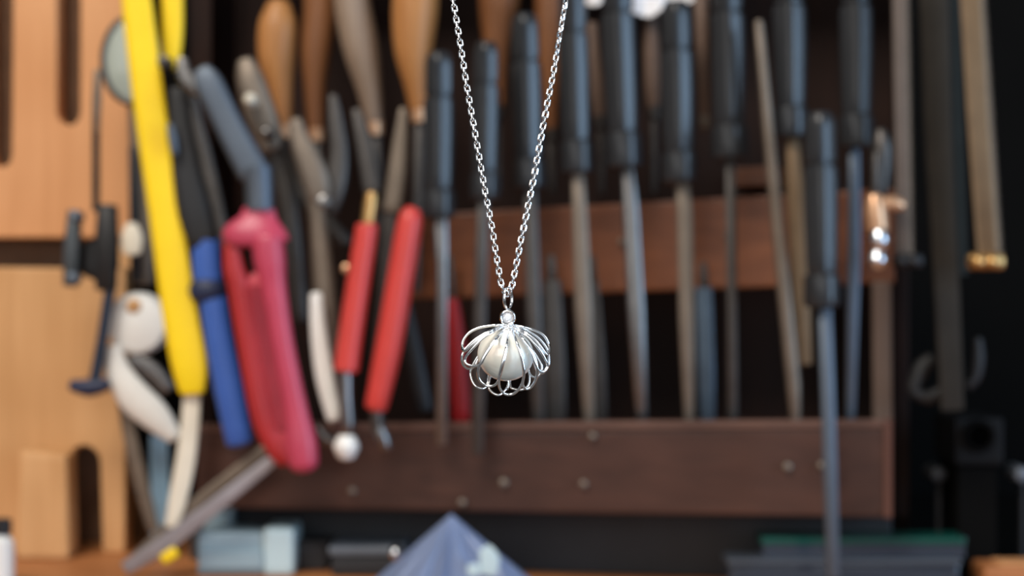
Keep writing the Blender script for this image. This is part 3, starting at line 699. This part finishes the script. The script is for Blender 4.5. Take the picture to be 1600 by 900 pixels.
# ------------------------------------------------------------------ pendant
def zp(x, y): return 690+x/4.5, 430+y/4.5
def pendant():
    px, py = zp(455, 838)
    t = thing('pendant', 'silver shell-shaped wire pendant holding a white pearl under a small round stone', 'pendant', W(px, py, YP))
    # bail: an oval ring turned mostly edge-on so that the chain passes through it
    P = []
    c = W(793.7, 466, YP); th = math.radians(64)
    for i in range(33):
        a = 2*PI*i/32
        P.append((c + Vector((13.5*MP*math.cos(a)*math.cos(th), 13.5*MP*math.cos(a)*math.sin(th), 17*MP*math.sin(a))), a))
    v, f = [], []; q = 10; ax = Vector((-math.sin(th), math.cos(th), 0))
    for p, a in P[:-1]:
        rad = (p-c).normalized()
        for k in range(q):
            b = 2*PI*k/q; v.append(p + rad*(1.7*MP*math.cos(b)) + ax*(2.9*MP*math.sin(b)))
    for i in range(32):
        for k in range(q): f.append((i*q+k, i*q+(k+1) % q, ((i+1) % 32)*q+(k+1) % q, ((i+1) % 32)*q+k))
    link_mesh('bail', v, f, M['silver'], t, 50)
    # bezel and stone
    bx, by = zp(466, 297)
    def turned(name, m, prof, seg, smooth):
        v, f = [], []; cc = W(bx, by, YP)
        for k in range(seg):
            a = 2*PI*k/seg
            for r, d in prof: v.append(cc + Vector((r*MP*math.cos(a), d*MP, r*MP*math.sin(a))))
        n = len(prof)
        for k in range(seg):
            k2 = (k+1) % seg
            for i in range(n): f.append((k*n+i, k*n+(i+1) % n, k2*n+(i+1) % n, k2*n+i))
        return link_mesh(name, v, f, m, t, smooth)
    bezel = turned('bezel', M['silver'], [(8.9, -4.5), (9.6, -8.6), (10.8, -9.6), (12.2, -8.6), (13.2, -5.5), (13.2, 3), (12, 5), (7, 6), (7.4, 2), (8.8, -2)], 32, 40)
    # brilliant cut stone
    cc = W(bx, by, YP); v = []; f = []
    rings = [(4.2, -8.8, 8, 0.0), (6.6, -7.2, 8, .5), (8.8, -4.4, 16, 0.0), (8.8, -3.8, 16, 0.0), (4.4, 0.6, 8, .5)]
    idx = []
    for r, d, n, o in rings:
        idx.append(list(range(len(v), len(v)+n)))
        for k in range(n):
            a = 2*PI*(k+o)/n; v.append(cc + Vector((r*MP*math.cos(a), d*MP, r*MP*math.sin(a))))
    cul = len(v); v.append(cc + Vector((0, 4.4*MP, 0)))
    f.append(tuple(idx[0]))
    for k in range(8):
        k2 = (k+1) % 8
        f += [(idx[0][k], idx[0][k2], idx[1][k]), (idx[0][k2], idx[1][k2], idx[1][k])]
        g = idx[2]
        f += [(idx[1][k], g[2*k+1], g[2*k]), (idx[1][k], g[(2*k+2) % 16], g[2*k+1]), (idx[1][k], idx[1][k2], g[(2*k+2) % 16])]
        h = idx[3]; L4 = idx[4]
        f += [(h[2*k], h[2*k+1], L4[k]), (h[2*k+1], h[(2*k+2) % 16], L4[k]), (h[(2*k+2) % 16], L4[k2], L4[k]), (L4[k], L4[k2], cul)]
    for k in range(16): f.append((idx[2][k], idx[2][(k+1) % 16], idx[3][(k+1) % 16], idx[3][k]))
    link_mesh('gemstone', v, f, M['gem'], bezel, 0)
    # pearl, slightly flattened and uneven
    cx, cy = zp(447, 566); cc = W(cx, cy, YP); v = []; f = []; nu, nv = 40, 24
    for j in range(nv+1):
        for i in range(nu):
            a = 2*PI*i/nu; b = PI*j/nv
            x, y, z = math.sin(b)*math.cos(a), math.sin(b)*math.sin(a), math.cos(b)
            k = 1 + .025*math.sin(2.1*x+1.3*z+.6) + .02*math.sin(3*z-2*y)
            v.append(cc + Vector((x*44.5*k, y*42*k, z*40.5*k))*MP)
    for j in range(nv):
        for i in range(nu): f.append((j*nu+i, j*nu+(i+1) % nu, (j+1)*nu+(i+1) % nu, (j+1)*nu+i))
    link_mesh('pearl', v, f, M['pearl'], t, 80)
    # peg below the pearl and the small hub where the wires meet
    def wire(name, pts, dep, r, sub=6, flat=1.0):
        Q = crom([(a, b) for a, b in pts], sub)
        P = [(W(*zp(a, b), YP+dep(a, b)*MP), r*MP, r*MP*flat) for a, b in Q]
        v, f = tube(P, 10, 2, 0.4)
        return link_mesh(name, v, f, M['silver'], t, 60)
    wire('peg', [(470, 735), (468, 770), (462, 806)], lambda a, b: -6, 1.7, 2)
    S(t, 'hub', M['silver'], [(*zp(472, 344), 3.6), (*zp(474, 356), 5.2), (*zp(475, 372), 5.6), (*zp(476, 392), 2.0)], YP-3*MP, sub=3, dr=1.3, cap=.4)
    def bulge(a, b):
        e = max(0, 1-((a-452)/335)**2-((b-605)/262)**2)
        ap = min(1, math.hypot(a-473, b-350)/150)
        return (7+47*math.sqrt(e))*(ap*ap*(3-2*ap))
    def near(extra): return lambda a, b: -(bulge(a, b)+extra)
    def far(extra): return lambda a, b: bulge(a, b)*.8+extra
    front = [
        ([(472, 352), (468, 420), (452, 520), (418, 660), (403, 745), (414, 805), (455, 838), (508, 832), (552, 788), (578, 715), (574, 630), (548, 530), (512, 430), (478, 355)], 3),
        ([(470, 352), (425, 400), (350, 490), (285, 595), (256, 675), (268, 738), (318, 778), (375, 772), (404, 725), (428, 640), (456, 520), (469, 420), (474, 355)], 0),
        ([(466, 352), (400, 378), (290, 445), (200, 535), (164, 590), (178, 626), (232, 640), (276, 622), (304, 570), (362, 480), (430, 402), (470, 355)], 0),
        ([(462, 350), (380, 352), (270, 368), (190, 408), (150, 462), (146, 515), (166, 532), (208, 492), (290, 425), (380, 378), (466, 354)], 1),
        ([(476, 352), (520, 400), (588, 470), (648, 560), (672, 650), (664, 728), (628, 788), (590, 798), (570, 765), (578, 690), (562, 590), (528, 470), (480, 356)], 0),
        ([(480, 352), (545, 390), (622, 445), (692, 530), (732, 598), (744, 642), (718, 676), (684, 668), (655, 610), (612, 500), (540, 412), (482, 356)], 0),
        ([(486, 350), (560, 362), (650, 385), (716, 420), (750, 478), (758, 528), (742, 558), (716, 530), (660, 452), (570, 392), (486, 354)], 1)]
    back = [
        ([(472, 352), (440, 450), (362, 640), (332, 770), (350, 818), (398, 842), (440, 815), (468, 760), (470, 600), (474, 355)], 0),
        ([(468, 352), (380, 430), (262, 560), (208, 660), (208, 722), (240, 780), (290, 796), (322, 768), (332, 700), (384, 520), (470, 355)], 0),
        ([(464, 352), (380, 370), (240, 450), (160, 530), (142, 580), (152, 630), (190, 658), (232, 640), (262, 580), (332, 480), (466, 354)], 0),
        ([(474, 352), (520, 450), (590, 620), (618, 700), (610, 770), (570, 803), (512, 800), (482, 768), (480, 600), (476, 355)], 0),
        ([(478, 352), (560, 430), (650, 540), (702, 630), (694, 690), (660, 720), (620, 690), (600, 600), (560, 480), (480, 355)], 0),
        ([(484, 350), (570, 375), (670, 430), (742, 520), (754, 600), (746, 650), (706, 690), (668, 665), (640, 590), (560, 440), (484, 354)], 0)]
    for pts, e in front: wire('wire_loop', pts, near(e), 2.25)
    for pts, e in back: wire('wire_loop', pts, far(e), 2.1)
pendant()
for o in bpy.data.objects:
    if '_w' in o: del o['_w']
